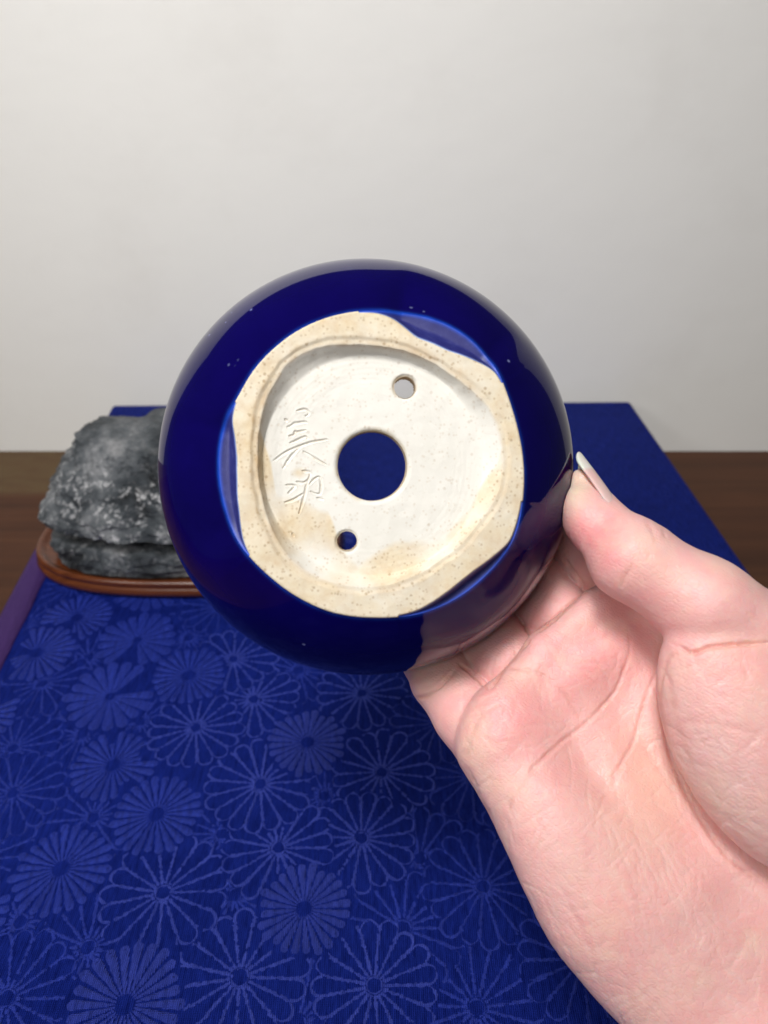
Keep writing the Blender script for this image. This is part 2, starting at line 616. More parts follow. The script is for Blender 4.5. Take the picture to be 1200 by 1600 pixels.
while len(flowers) < 130 and tries < 9000:
    tries += 1
    x, y = frng.uniform(-0.165, 0.165), frng.uniform(-0.02, 0.462)
    t = frng.choice('AABBC') if y < 0.27 else 'C'
    if y > 0.33 or (y > 0.2 and x > 0.1):
        continue
    r = {'A': .022, 'B': .0185, 'C': .021}[t] * S
    if all(math.hypot(x - f[0], y - f[1]) > 0.88 * (r + f[3]) for f in flowers if f[2] != 'A' or t != 'A') and all(math.hypot(x - f[0], y - f[1]) > 0.62 * (r + f[3]) for f in flowers):
        flowers.append((x, y, t, r))

for _ in range(4000):                                # half hidden blossoms between the others
    x, y = frng.uniform(-0.165, 0.165), frng.uniform(0.0, 0.30)
    r = .0215 * S
    if len(flowers) < 190 and not (y > 0.2 and x > 0.1) and all(math.hypot(x - f[0], y - f[1]) > 0.52 * (r + f[3]) for f in flowers):
        flowers.append((x, y, 'D', r))


def xlim(y):
    tl = (y - BL[1]) / FLd[1]
    tr = (y - BR[1]) / FRd[1]
    return BL[0] + FLd[0] * tl + 0.0145, BR[0] + FRd[0] * tr - 0.004


def inside_any(x, y, idx, slack=0.97):
    for j in range(idx):
        f = flowers[j]
        if (x - f[0]) ** 2 + (y - f[1]) ** 2 < (f[3] * slack) ** 2:
            return True
    lo, hi = xlim(y)
    return x < lo or x > hi or y > BL[1] - 0.004


def thread(vs, fs, pts, w, z0, hgt, idx, jag):
    """a raised thread along the points, broken where a flower above covers it"""
    pts = np.asarray(pts)
    run = []
    for i, (x, y) in enumerate(pts):
        if inside_any(x, y, idx) or (jag > 0 and frng.random() < 0.035):
            run = []
            continue
        a = pts[max(i - 1, 0)]
        b = pts[min(i + 1, len(pts) - 1)]
        t = b - a
        L = math.hypot(*t) + 1e-9
        nx, ny = -t[1] / L, t[0] / L
        ww = w * (1 + jag * frng.uniform(-0.55, 0.55))
        ox, oy = frng.uniform(-1, 1) * w * 0.35 * jag, frng.uniform(-1, 1) * w * 0.35 * jag
        b0 = len(vs)
        vs += [(x + ox + nx * ww, y + oy + ny * ww, z0), (x + ox, y + oy, z0 + hgt), (x + ox - nx * ww, y + oy - ny * ww, z0)]
        run.append(b0)
        if len(run) > 1:
            p0, p1 = run[-2], run[-1]
            fs += [(p0, p1, p1 + 1, p0 + 1), (p0 + 1, p1 + 1, p1 + 2, p0 + 2)]


def petal(cx, cy, ang, r0, r1, half, n=9, tipn=6):
    """outline of one petal: two straight sides and a round end"""
    pts = []
    rt = r1 - half * r1 * 0.9
    for s in (1, -1):
        side = []
        for i in range(n):
            q = i / (n - 1)
            r = r0 + (rt - r0) * q
            wv_ = (0.10 + 0.90 * q ** 0.8) * half * rt
            side.append((r, s * wv_))
        pts.append(side)
    tip = []
    hw = half * rt
    for i in range(1, tipn):
        a = math.pi / 2 - math.pi * i / tipn
        tip.append((rt + math.cos(a) * (r1 - rt), math.sin(a) * hw))
    loop = pts[0] + tip + pts[1][::-1]
    ca, sa = math.cos(ang), math.sin(ang)
    return [(cx + ca * r - sa * s, cy + sa * r + ca * s) for r, s in loop]


for idx, (x, y, typ, r) in enumerate(flowers):
    vs, fs = [], []
    z0 = 0.00004
    a0 = frng.uniform(0, 1)
    near = y < 0.30
    nn = 24 if near else 7
    jag = 1.5
    if typ in 'AD':
        npet = 17
        for q in range(npet):
            ang = 2 * math.pi * (q + a0) / npet
            pl = petal(x, y, ang, r * 0.14, r * frng.uniform(0.93, 1.02), math.pi / npet * 0.93, nn, 7)
            thread(vs, fs, pl, 0.00033, z0, 0.00020, idx, jag)
        ring = [(x + math.cos(a) * r * .12, y + math.sin(a) * r * .12) for a in np.linspace(0, 2 * math.pi, 16)]
        thread(vs, fs, ring, 0.00028, z0, 0.00018, idx, jag)
        mat = M_LINE if typ == 'A' and -0.095 < x < 0.0 and y < 0.25 else M_DARK  # mid-board outlines get the brighter colour: satin sheen put into the thread
    else:
        npet, fat, r0_ = (24, 0.74, 0.16) if typ == 'B' else (18, 0.80, 0.10)
        jj = 0.00016 if near else 0.00008
        for q in range(npet):
            ang = 2 * math.pi * (q + a0) / npet
            pl = petal(x, y, ang, r * r0_, r * frng.uniform(0.88, 1.02), math.pi / npet * fat, nn // 2 + 4, 6)
            if typ == 'B' and not inside_any(*pl[len(pl) // 4], idx, 0.97) and inside_any(*pl[len(pl) // 2], idx, 0.97):
                # covered tip: keep the root of the petal
                pl = petal(x, y, ang, r * r0_, r * 0.62, math.pi / npet * fat, nn // 2 + 4, 6)
            if sum(inside_any(px, py, idx, 0.97) for px, py in pl[::3]) > 0:
                continue
            b0 = len(vs)
            n_ = len(pl)
            ctr = (np.mean([p[0] for p in pl]), np.mean([p[1] for p in pl]))
            for (px, py) in pl:
                vs.append((px + frng.uniform(-jj, jj), py + frng.uniform(-jj, jj), z0))
            hh_ = 0.00024 if typ == 'B' else 0.00012
            for (px, py) in pl:
                vs.append((px * .82 + ctr[0] * .18 + frng.uniform(-jj, jj) * .6, py * .82 + ctr[1] * .18 + frng.uniform(-jj, jj) * .6, z0 + hh_ * frng.uniform(0.7, 1.2)))
            for i in range(n_):
                j = (i + 1) % n_
                fs.append((b0 + i, b0 + j, b0 + n_ + j, b0 + n_ + i))
            h_ = n_ // 2
            for i in range(h_ - 1):
                fs.append((b0 + n_ + i, b0 + n_ + i + 1, b0 + n_ + n_ - 2 - i, b0 + n_ + n_ - 1 - i))
        mat = M_FILL if typ == 'B' and -0.078 < x < 0.02 and y < 0.26 else M_DARK  # same for filled petals, sheen carried by colour according to position
    if not fs:
        continue
    fo = mesh_obj('woven_flower', vs, fs, mat, board, (x, y, 0), smooth=True)
    fix_normals(fo)

# ------------------------------------------------------------------ viewing stone on its wooden stand
SX, SY = -0.0975, 0.3135
stand = thing('stone_stand', 'low oval red brown wooden stand with a raised lip beneath the grey stone', 'stand', (SX, SY, 0.0))


def oval(a, b, z, n=120, pw=2.6):
    out = []
    for i in range(n):
        t = 2 * math.pi * i / n
        c, s = math.cos(t), math.sin(t)
        out.append((SX + a * math.copysign(abs(c) ** (2 / pw), c), SY + b * math.copysign(abs(s) ** (2 / pw), s), z))
    return out


def loft(rings, cap0=True, cap1=True):
    n = len(rings[0])
    vs = [p for r in rings for p in r]
    fs = []
    for k in range(len(rings) - 1):
        for i in range(n):
            j = (i + 1) % n
            fs.append((k * n + i, k * n + j, (k + 1) * n + j, (k + 1) * n + i))
    if cap0:
        fs.append(list(range(n))[::-1])
    if cap1:
        fs.append([(len(rings) - 1) * n + i for i in range(n)])
    return vs, fs


A_, B_ = 0.0765, 0.0405
prof = [(0.90, 0.0012), (0.95, 0.0010), (0.99, 0.0022), (1.0, 0.0042), (0.985, 0.0062), (0.97, 0.0066), (0.972, 0.0072), (0.985, 0.0082), (0.98, 0.0096), (0.955, 0.0104), (0.925, 0.0100), (0.90, 0.0085), (0.86, 0.0078), (0.5, 0.0076)]
vs, fs = loft([oval(A_ - (1 - s) * 0.045, B_ - (1 - s) * 0.045, z) for s, z in prof])
mesh_obj('tray', vs, fs, M_STAND, stand, (SX, SY, 0))
for ax in (-0.045, 0.0, 0.045):
    for ay in (-0.02, 0.02):
        bm = bmesh.new()
        bmesh.ops.create_cone(bm, cap_ends=True, segments=16, radius1=0.004, radius2=0.005, depth=0.0012, matrix=Matrix.Translation((SX + ax, SY + ay, 0.0007)))
        bm_obj('foot', bm, M_STAND, stand)

# stone: outline by height (left edge, right edge, front edge, back edge), roughened
ZB = 0.0076
keys = [  # z, left x, right x, front y, back y
    (0.0076, -0.158, -0.034, 0.2805, 0.345),
    (0.0100, -0.161, -0.032, 0.2785, 0.347),
    (0.0170, -0.162, -0.031, 0.2785, 0.348),
    (0.0212, -0.160, -0.032, 0.2800, 0.348),
    (0.0224, -0.142, -0.041, 0.3000, 0.338),
    (0.0290, -0.142, -0.041, 0.3020, 0.338),
    (0.0302, -0.1620, -0.031, 0.2795, 0.349),
    (0.0340, -0.1640, -0.029, 0.2800, 0.350),
    (0.0400, -0.1610, -0.030, 0.2835, 0.350),
    (0.0480, -0.1540, -0.033, 0.2900, 0.349),
    (0.0560, -0.1460, -0.038, 0.2960, 0.347),
    (0.0630, -0.1400, -0.044, 0.3000, 0.344),
    (0.0680, -0.1365, -0.050, 0.3040, 0.341),
]
K = np.array(keys)
nz, na = 150, 300
zz = np.linspace(K[0, 0], K[-1, 0], nz)
prm = [np.interp(zz, K[:, 0], K[:, i]) for i in range(1, 5)]
rings = []
for k in range(nz):
    L_, R_, F_, Bk = (p[k] for p in prm)
    cx, cy, ax, ay = (L_ + R_) / 2, (F_ + Bk) / 2, (R_ - L_) / 2, (Bk - F_) / 2
    ring = []
    for i in range(na):
        t = 2 * math.pi * i / na
        c, s = math.cos(t), math.sin(t)
        ring.append((cx + ax * math.copysign(abs(c) ** (2 / 3.2), c), cy + ay * math.copysign(abs(s) ** (2 / 3.2), s), zz[k]))
    rings.append(ring)
cen = np.mean(np.array(rings[-1]), axis=0)
for q in (0.8, 0.6, 0.4, 0.2, 0.06):
    rings.append([tuple(cen + (np.array(p) - cen) * q + np.array([0, 0, 0.0012 * (1 - q)])) for p in rings[nz - 1]])
vs, fs = loft(rings)
va = np.array(vs)
out = va.copy()
ctr = np.array([SX, SY, 0.03])
for i, p in enumerate(va):
    v_ = Vector(p)
    d_ = p - np.array([SX, SY, p[2]])
    d_[2] = 0.012 if p[2] > 0.061 else 0.0
    d_ /= np.linalg.norm(d_) + 1e-9
    big = mn.noise(v_ * 38) * 0.0040 + mn.noise(v_ * 85) * 0.0022
    q_ = v_ + Vector((mn.noise(v_ * 60), mn.noise(v_ * 60 + Vector((5, 0, 0))), mn.noise(v_ * 60 + Vector((0, 5, 0))))) * 0.006
    rid = (0.35 - abs(mn.noise(q_ * 95 + Vector((3, 1, 2))))) * 0.0042 + (0.35 - abs(mn.noise(q_ * 210 + Vector((1, 8, 2))))) * 0.0024
    fine = mn.noise(v_ * 420) * 0.0011 + mn.noise(v_ * 900) * 0.0006
    h = big + rid + fine
    lowfade = min(1, (p[2] - ZB) / 0.006)
    if 0.0216 < p[2] < 0.0298:
        h *= 0.15
    out[i] = p + d_ * h * (0.3 + 0.7 * lowfade)
    if p[2] > 0.061:
        w_ = sstep(0.061, 0.068, p[2])
        out[i, 2] += w_ * (mn.noise(v_ * 60 + Vector((9, 0, 0))) * 0.0026 + mn.noise(v_ * 140) * 0.0014 - 0.0030)
    out[i, 2] += (mn.noise(Vector((p[0] * 45, p[1] * 45, 7))) * 0.0014) * lowfade
stone = mesh_obj('viewing_stone', out, fs, M_STONE, None, (SX, SY, ZB))
fix_normals(stone)
stone.data.polygons.foreach_set('use_smooth', [True] * len(stone.data.polygons))
attr(stone, 'speck', sstep(0.012, 0.035, va[:, 2]) * (1 - sstep(0.050, 0.066, va[:, 2])) * 0.85 + 0.15)
tag(stone, 'rough dark grey viewing stone with pale flecks and a deep cleft, on the wooden stand', 'stone')

# ------------------------------------------------------------------ the pot, held base towards the viewer
DF = 14.2
Fc, Ec = P(582, 726, DF), P(574.5, 733, 16.8)
ah = (Fc - Ec)
ah /= np.linalg.norm(ah)
ex = np.array([1.0, 0, 0]) - ah * ah[0]
ex /= np.linalg.norm(ex)
ey = np.cross(ex, ah) * 1.0
if ey[1] < 0:
    ey = -ey
KPX = FPX / DF                    # photo pixels per cm on the base plane
FLOOR = -0.30


def potp(x, y, h):
    x, y, h = np.asarray(x, float), np.asarray(y, float), np.asarray(h, float)
    return Fc + x[..., None] * ex + y[..., None] * ey + h[..., None] * ah


pot_origin = cw(potp(np.array(0.), np.array(0.), np.array(0.)))
pot = thing('bonsai_pot', 'round cobalt blue glazed bonsai pot held upside down showing its cream clay base', 'plant pot', tuple(pot_origin))

# clay outline, photo pixels around the foot centre (angle runs clockwise in the picture)
oc = np.array([(590, 490), (612, 497), (650, 528), (700, 548), (740, 561), (775, 579), (797, 622), (812, 670), (820, 722), (819, 775), (800, 848), (784, 862), (767, 876), (745, 891), (722, 909), (700, 927), (680, 941), (655, 955), (603, 966),
               (560, 964), (520, 957), (470, 935), (425, 902), (397, 876), (383, 850), (376, 800), (373, 750), (373, 715), (370, 686), (365, 655), (372, 628), (395, 585), (430, 546), (480, 512), (535, 493)], float)
ic = np.array([(484, 545), (520, 539), (557, 540), (600, 543), (637, 551), (665, 562), (693, 577), (733, 606), (767, 634), (784, 665), (792, 710), (788, 750), (775, 785), (750, 817), (722, 848), (693, 872), (660, 894), (625, 908),
               (574, 918), (530, 914), (490, 902), (455, 874), (428, 828), (413, 780), (408, 740), (406, 700), (410, 655), (418, 622), (440, 580), (460, 558)], float)


def polar_fn(pts, smooth=5):
    x, y = pts[:, 0] - 582, pts[:, 1] - 726
    th = np.arctan2(y, x)
    r = np.hypot(x, y) / KPX
    o = np.argsort(th)
    th, r = th[o], r[o]
    th3 = np.concatenate([th - 2 * math.pi, th, th + 2 * math.pi])
    r3 = np.concatenate([r, r, r])
    T = np.linspace(-math.pi, math.pi, 721)[:-1]
    R = np.interp(T, th3, r3)
    kz = 2 * smooth + 1
    for _ in range(2):
        R = np.convolve(np.concatenate([R[-smooth:], R, R[:smooth]]), np.ones(kz) / kz, 'valid')
    return lambda t: np.interp((t + math.pi) % (2 * math.pi) - math.pi, np.append(T, math.pi), np.append(R, R[0]))


NTH = 1100
TH = np.linspace(-math.pi, math.pi, NTH, endpoint=False)
fo_ = np.array([(608, 486), (660, 490), (710, 507), (750, 535), (778, 575), (797, 622), (812, 670), (821, 722), (821, 775), (808, 842), (784, 882), (750, 916), (710, 944), (660, 961), (603, 966), (560, 965),
                (520, 958), (470, 936), (425, 903), (393, 872), (365, 835), (350, 790), (342, 740), (344, 690), (356, 650), (372, 628), (395, 585), (430, 546), (480, 511), (535, 492), (580, 486)], float)
RF = polar_fn(fo_, 8)(TH)
r_out = np.minimum(polar_fn(oc, 4)(TH), RF)
r_out = np.where(RF - r_out < 0.03, RF, r_out)
r_in = np.minimum(polar_fn(ic, 8)(TH), r_out - 0.22)
r_in = r_in.mean() + 0.85 * (r_in - r_in.mean())
r_in = r_in + 0.02 * np.array([mn.noise(Vector((math.cos(t) * 4, math.sin(t) * 4, 7.0))) + 0.5 * mn.noise(Vector((math.cos(t) * 14, math.sin(t) * 14, 3.0))) for t in TH])
dip = np.clip((RF - r_out) / 0.26, 0, 1)
zR = -0.05 - 0.20 * sstep(0, 1, dip)            # height of the glazed corner
r_fl = np.minimum(2.06 + 0 * TH, r_in - 0.07)

HOLE_R = 0.66
px2 = lambda u, v: ((u - 582) * (DF - FLOOR) / FPX, (v - 726) * (DF - FLOOR) / FPX)
small = [(*px2(634, 604), 0.205), (*px2(543, 845), 0.19)]
hc = px2(583, 727)

strokes = [
    [(466, 642), (476, 640), (482, 642), (484, 647), (479, 650)],
    [(447, 655), (451, 658)],
    [(451, 667), (457, 665), (462, 661), (466, 661), (477, 659), (481, 660)],
    [(454, 681), (461, 679), (463, 674), (466, 675), (479, 672)],
    [(455, 692), (467, 687), (479, 682), (482, 686)],
    [(430, 719), (447, 707), (462, 700), (472, 696), (490, 690), (512, 686)],
    [(471, 697), (457, 712), (444, 731)],
    [(476, 705), (492, 715), (510, 725)],
    [(474, 735), (484, 737), (487, 741)],
    [(486, 741), (481, 755), (476, 777), (469, 801)],
    [(465, 752), (475, 754), (481, 750)],
    [(449, 757), (462, 759), (452, 770)],
    [(447, 784), (460, 780), (474, 771)],
    [(485, 756), (492, 748), (500, 745), (503, 755), (501, 771), (490, 769), (487, 767)],
    [(497, 777), (506, 780)],
    [(458, 832), (460, 837)],
]
strokes_cm = [smooth_line([px2(*p) for p in s], 5) for s in strokes]


def lin(a, b, n, end=False):
    return [a + (b - a) * i / n for i in range(n + (1 if end else 0))]


rows_r, rows_h, rows_kind = [], [], []
ones = np.ones(NTH)
for q, hh in ((0.0, -0.07), (0.02, -0.035), (0.05, -0.008), (0.09, 0.0)):
    rows_r.append((HOLE_R + q) * ones)
    rows_h.append((FLOOR + hh) * ones)
nfl = 118
for q in np.linspace(0, 1, nfl + 1)[1:]:
    rows_r.append((HOLE_R + 0.09) * (1 - q) + r_fl * q)
    rows_h.append(FLOOR * ones)
nw = 26
sharp = 0.25 + 0.75 * sstep(-0.3, 0.5, np.cos(TH + math.radians(150)))
step = -0.025 - 0.012 * sharp
for q in np.linspace(0, 1, nw + 1)[1:]:
    rows_r.append(r_fl * (1 - q) + r_in * q)
    soft = q ** 1.7 if q < 1 else 1.0
    rows_h.append((FLOOR + (step - FLOOR) * (0.65 * soft + 0.35 * sstep(0, 1, q))) * ones)
wobn = lambda f, o: np.array([mn.noise(Vector((math.cos(t) * f, math.sin(t) * f, o))) for t in TH])
r_mid = r_in + np.minimum(0.15, 0.4 * (r_out - r_in)) * (1 + 0.35 * wobn(3, 2.0) + 0.2 * wobn(9, 4.0))
for q in np.linspace(0, 1, 9)[1:]:
    rows_r.append(r_in * (1 - q) + r_mid * q)
    rows_h.append((step + (0.0 - step) * (0.15 * q + 0.85 * sstep(0.45, 1.0, q))) * ones)
for q in np.linspace(0, 1, 19)[1:]:
    rows_r.append(r_mid * (1 - q) + (r_out - 0.03) * q)
    rows_h.append(0.0 * ones)
for q, hh in ((0.35, -0.004), (0.7, -0.014), (1.0, -0.03)):
    rows_r.append(r_out - 0.03 * (1 - q))
    rows_h.append(hh * ones)
RR, HH = np.array(rows_r), np.array(rows_h)
NR = len(RR)
cxy = np.linspace(1, 0, NR)[:, None] ** 2           # the hole is a hair off centre
X = RR * np.cos(TH) + hc[0] * cxy
Y = RR * np.sin(TH) + hc[1] * cxy
# turning marks and unevenness
ptsn = np.stack([X.ravel(), Y.ravel()], 1)
low = np.array([mn.noise(Vector((a * 1.3, b * 1.3, 5.0))) for a, b in ptsn[::1]]).reshape(X.shape)
low2 = np.array([mn.noise(Vector((a * 4.5, b * 4.5, 1.0))) for a, b in ptsn[::1]]).reshape(X.shape)
HH = HH + 0.018 * low + 0.008 * low2
rr_ = np.hypot(X, Y)
HH += np.where((rr_ < r_in[None, :]), 0.0009 * np.sin(rr_ * 62 + 2 * low), 0.0) * (rr_ > 1.5)
groove = np.zeros_like(X)
burr = np.zeros_like(X)
sel = (X > -2.1) & (X < -0.7) & (Y < 1.6) & (Y > -1.3)
gx, gy = X[sel], Y[sel]
gd = np.full(gx.shape, 9.0)
gw = np.full(gx.shape, 0.0)
for s in strokes_cm:
    d_, al = seg_dist(gx, gy, s)
    w_ = 0.021 * (0.75 + 0.45 * np.sin(np.pi * np.clip(al, 0, 1)))
    gd = np.minimum(gd, d_ / w_)
groove[sel] = np.exp(-(gd / 0.85) ** 2)
burr[sel] = np.exp(-((gd - 1.75) / 0.5) ** 2)
HH = HH - 0.034 * groove + 0.007 * burr
for (sx_, sy_, sr_) in small:
    dd = np.hypot(X - sx_, Y - sy_)
    HH -= 0.05 * np.exp(-(np.maximum(dd - sr_, 0) / 0.03) ** 2) * (dd < sr_ + 0.12)
# faces, leaving the small holes open
fc_x = 0.25 * (X[:-1] + X[1:] + np.roll(X, -1, 1)[:-1] + np.roll(X, -1, 1)[1:])
fc_y = 0.25 * (Y[:-1] + Y[1:] + np.roll(Y, -1, 1)[:-1] + np.roll(Y, -1, 1)[1:])
keep = np.ones(fc_x.shape, bool)
for (sx_, sy_, sr_) in small:
    keep &= np.hypot(fc_x - sx_, fc_y - sy_) > sr_
idx = np.arange(NR * NTH).reshape(NR, NTH)
quad = np.stack([idx[:-1], np.roll(idx, -1, 1)[:-1], np.roll(idx, -1, 1)[1:], idx[1:]], -1)
gface = 0.25 * (groove[:-1] + groove[1:] + np.roll(groove, -1, 1)[:-1] + np.roll(groove, -1, 1)[1:])
markf = keep & (gface > 0.42)
# snap the hole rims on true circles
used = np.zeros(NR * NTH, bool)
used[quad[keep].ravel()] = True
gone = np.zeros(NR * NTH, bool)
gone[quad[~keep].ravel()] = True
rim = (used & gone).reshape(NR, NTH)
for (sx_, sy_, sr_) in small:
    dd = np.hypot(X - sx_, Y - sy_)
    m_ = rim & (dd < sr_ * 1.6)
    X[m_] = sx_ + (X[m_] - sx_) * sr_ / dd[m_]
    Y[m_] = sy_ + (Y[m_] - sy_) * sr_ / dd[m_]
W = cw(potp(X, Y, HH)).reshape(-1, 3)


def sub_mesh(name, fmask, mat, extra=()):
    q = quad[fmask]
    uq, inv = np.unique(q.ravel(), return_inverse=True)
    o = mesh_obj(name, W[uq], inv.reshape(-1, 4), mat, pot, tuple(pot_origin))
    return o, uq


# stain: ring and lower part of the floor are tan, upper floor pale
U_, V_ = 582 + X * KPX, 726 + Y * KPX
wetline = np.array([(400, 640), (430, 760), (500, 790), (512, 795), (530, 850), (560, 880), (620, 845), (700, 830), (740, 790), (780, 720), (800, 640)], float)
lim = np.interp(U_, wetline[:, 0], wetline[:, 1])
stain = 0.10 + 0.55 * sstep(-6, 16, V_ - lim + 20 * low) * (rr_ < r_in + 0.05) * np.clip(0.75 + 0.8 * low, 0.3, 1)
ringm = sstep(-0.10, 0.06, rr_ - r_in[None, :])
stain = np.maximum(stain, ringm * 0.62 + 0.0 * low)
stain += 0.55 * np.exp(-(((U_ - 466) / 11) ** 2 + ((V_ - 738) / 9) ** 2))
for (sx_, sy_, sr_) in small[:1] + [(hc[0], hc[1], HOLE_R)]:
    stain += 0.4 * np.exp(-((np.hypot(X - sx_, Y - sy_) - sr_) / 0.07) ** 2) * np.clip(0.6 + low2, 0, 1)
line = (0.25 + 0.75 * sharp) * 0.6 * np.exp(-((rr_ - r_mid[None, :] + 0.02) / 0.035) ** 2) * np.clip(0.5 + 0.9 * low2 + 0.5 * low, 0, 1)
line += 0.6 * sharp * np.exp(-((rr_ - r_in[None, :]) / 0.04) ** 2) * np.clip(0.5 + 0.9 * low2, 0, 1)
line += 0.35 * np.exp(-((rr_ - r_in[None, :] - 0.06) / 0.1) ** 2) * sstep(0.1, 0.8, low + 0.3)
line += 0.4 * np.clip(groove, 0, 1) * np.clip(0.35 + low2, 0, 1)
base, uq = sub_mesh('clay_base', keep & ~markf, M_CLAY)
attr(base, 'stain', stain.ravel()[uq])
attr(base, 'line', line.ravel()[uq])
mark, uq = sub_mesh('engraved_signature', markf, M_CLAY)
attr(mark, 'stain', stain.ravel()[uq])
attr(mark, 'line', line.ravel()[uq])
mark['label'] = 'two brush written characters scratched into the clay'
for o in (base, mark):
    fix_normals(o)
    nz_ = sum((p.normal.dot(Vector(ah[0] * c_r + ah[1] * c_d + ah[2] * c_f)) for p in list(o.data.polygons)[::50]))
    if nz_ < 0:
        o.data.flip_normals()
# hole walls
TH2 = np.linspace(0, 2 * math.pi, 160, endpoint=False)


def tube(name, cx, cy, r, h0, h1, mat, parent, n=8):
    vs, fs = [], []
    for k in range(n + 1):
        h = h0 + (h1 - h0) * k / n
        vs += list(cw(potp(cx + r * np.cos(TH2), cy + r * np.sin(TH2), h + 0 * TH2)))
    m_ = len(TH2)
    for k in range(n):
        for i in range(m_):
            j = (i + 1) % m_
            fs.append((k * m_ + i, k * m_ + j, (k + 1) * m_ + j, (k + 1) * m_ + i))
    o = mesh_obj(name, vs, fs, mat, parent, tuple(pot_origin))
    attr(o, 'stain', 0.6 * np.ones(len(vs)))
    attr(o, 'line', 0.45 * np.ones(len(vs)))
    return o


FT = 0.42
tube('drainage_hole', hc[0], hc[1], HOLE_R + 0.001, FLOOR - 0.055, FLOOR - FT, M_CLAY, pot)
for (sx_, sy_, sr_) in small:
    tube('wire_hole', sx_, sy_, sr_ + 0.002, FLOOR - 0.03, FLOOR - FT, M_CLAY, pot)

# glazed notches between clay and corner: three runs of angles
act = (RF - r_out) > 0.012
runs = []
start = int(np.argmax(~act))
cur = []
for s in range(NTH + 1):
    i = (start + s) % NTH
    if act[i] and s < NTH:
        cur.append(i)
    elif cur:
        runs.append(cur)
        cur = []
for rn in runs:
    if len(rn) < 25:
        continue
    nn = 14
    vs, ed, pl = [], [], []
    for k in range(nn + 1):
        q = k / nn
        for i in rn:
            r = r_out[i] * (1 - q) + (RF[i] + 0.004) * q
            gap = RF[i] - r_out[i]
            s_ = sstep(0, 0.55, q)
            h = -0.03 + (zR[i] - 0.0 + 0.03) * (s_ * 0.9 + 0.1 * q) - 0.02 * math.sin(math.pi * q) * min(1, gap / 0.2)
            vs.append(cw(potp(np.array(r * math.cos(TH[i])), np.array(r * math.sin(TH[i])), np.array(h))))
            dist_o = (1 - q) * gap
            ed.append(math.exp(-(dist_o / 0.035) ** 2) + 0.6 * math.exp(-((gap - dist_o) / 0.02) ** 2))
            pl.append(0.9 * math.exp(-((gap - dist_o) / 0.012) ** 2))
    m_ = len(rn)
    fs = [(k * m_ + i, k * m_ + i + 1, (k + 1) * m_ + i + 1, (k + 1) * m_ + i) for k in range(nn) for i in range(m_ - 1)]
    o = mesh_obj('glazed_notch', vs, fs, M_NOTCH, pot, tuple(pot_origin))
    fix_normals(o)
    if sum(p.normal.dot(Vector(ah[0] * c_r + ah[1] * c_d + ah[2] * c_f)) for p in list(o.data.polygons)[::9]) < 0:
        o.data.flip_normals()
    attr(o, 'edge', ed)
    attr(o, 'pale', pl)

# glazed body: half-ellipse profile, open mouth away from the viewer
EA, EB, EH = 4.46, 3.32, -2.6
NB = 550
TB = np.linspace(-math.pi, math.pi, NB, endpoint=False)
zRb = np.interp(TB, TH, zR)
RFb = np.interp(TB, TH, RF)
def ell(h, a=EA, b=EB):
    return a * np.sqrt(np.clip(1 - ((h - EH) / b) ** 2, 0, 1))
rows = []
edge_a = []
hs = np.concatenate([np.linspace(0, 0.12, 7), np.linspace(0.12, 4.5, 90)[1:]])
for s in hs:
    h = zRb - s
    r = ell(h)
    bl = sstep(0.0, 0.9, s)
    r = np.where(bl < 1, np.minimum(r, 99) * bl + (RFb + (ell(h) - ell(zRb))) * (1 - bl), r)
    rows.append((r, h))
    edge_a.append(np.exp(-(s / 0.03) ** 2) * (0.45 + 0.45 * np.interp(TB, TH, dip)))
rim_r, rim_h = rows[-1]
rows.append((rim_r - 0.02, np.full(NB, rim_h.mean()) - 0.10)); edge_a.append(0.7 * np.ones(NB))
rows[-1] = (np.full(NB, rim_r.mean()) + 0.06, np.full(NB, rim_h.mean()) - 0.14)
rows.append((np.full(NB, rim_r.mean()) - 0.05, np.full(NB, rim_h.mean()) - 0.22)); edge_a.append(0.5 * np.ones(NB))
rows.append((np.full(NB, rim_r.mean()) - 0.25, np.full(NB, rim_h.mean()) - 0.20)); edge_a.append(0.4 * np.ones(NB))
rows.append((np.full(NB, rim_r.mean()) - 0.40, np.full(NB, rim_h.mean()) - 0.02)); edge_a.append(0.0 * np.ones(NB))
vs = np.concatenate([cw(potp(r * np.cos(TB), r * np.sin(TB), h)) for r, h in rows])
m_ = NB
fs = []
for k in range(len(rows) - 1):
    i = np.arange(m_)
    j = (i + 1) % m_
    fs.append(np.stack([k * m_ + i, k * m_ + j, (k + 1) * m_ + j, (k + 1) * m_ + i], -1))
fs = np.concatenate(fs)
body = mesh_obj('glazed_body', vs, fs, M_GLAZE, pot, tuple(pot_origin))
body.data.flip_normals()
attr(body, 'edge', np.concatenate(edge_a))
# inside wall and inner floor
rows = []
for q in np.linspace(0, 1, 40):
    h = (rim_h.mean() - 0.02) * (1 - q) + (FLOOR - FT - 0.25) * q
    rows.append((np.full(NB, ell(h, EA - 0.40, EB - 0.2)) if q > 0 else np.full(NB, rim_r.mean() - 0.40), np.full(NB, h)))
last = rows[-1][0][0]
rows.append((np.full(NB, last - 0.2), np.full(NB, FLOOR - FT - 0.03)))
rows.append((np.full(NB, 2.1), np.full(NB, FLOOR - FT)))
vs = np.concatenate([cw(potp(r * np.cos(TB), r * np.sin(TB), h)) for r, h in rows])
fs = []
for k in range(len(rows) - 1):
    i = np.arange(m_)
    j = (i + 1) % m_
    fs.append(np.stack([k * m_ + i, k * m_ + j, (k + 1) * m_ + j, (k + 1) * m_ + i], -1))
inner = mesh_obj('inner_wall', vs, np.concatenate(fs), M_INNER, pot, tuple(pot_origin))
NI = 360
TI = np.linspace(-math.pi, math.pi, NI, endpoint=False)
RI = np.linspace(HOLE_R, 2.1, 70)[:, None]
wq = np.linspace(1, 0, 70)[:, None] ** 2
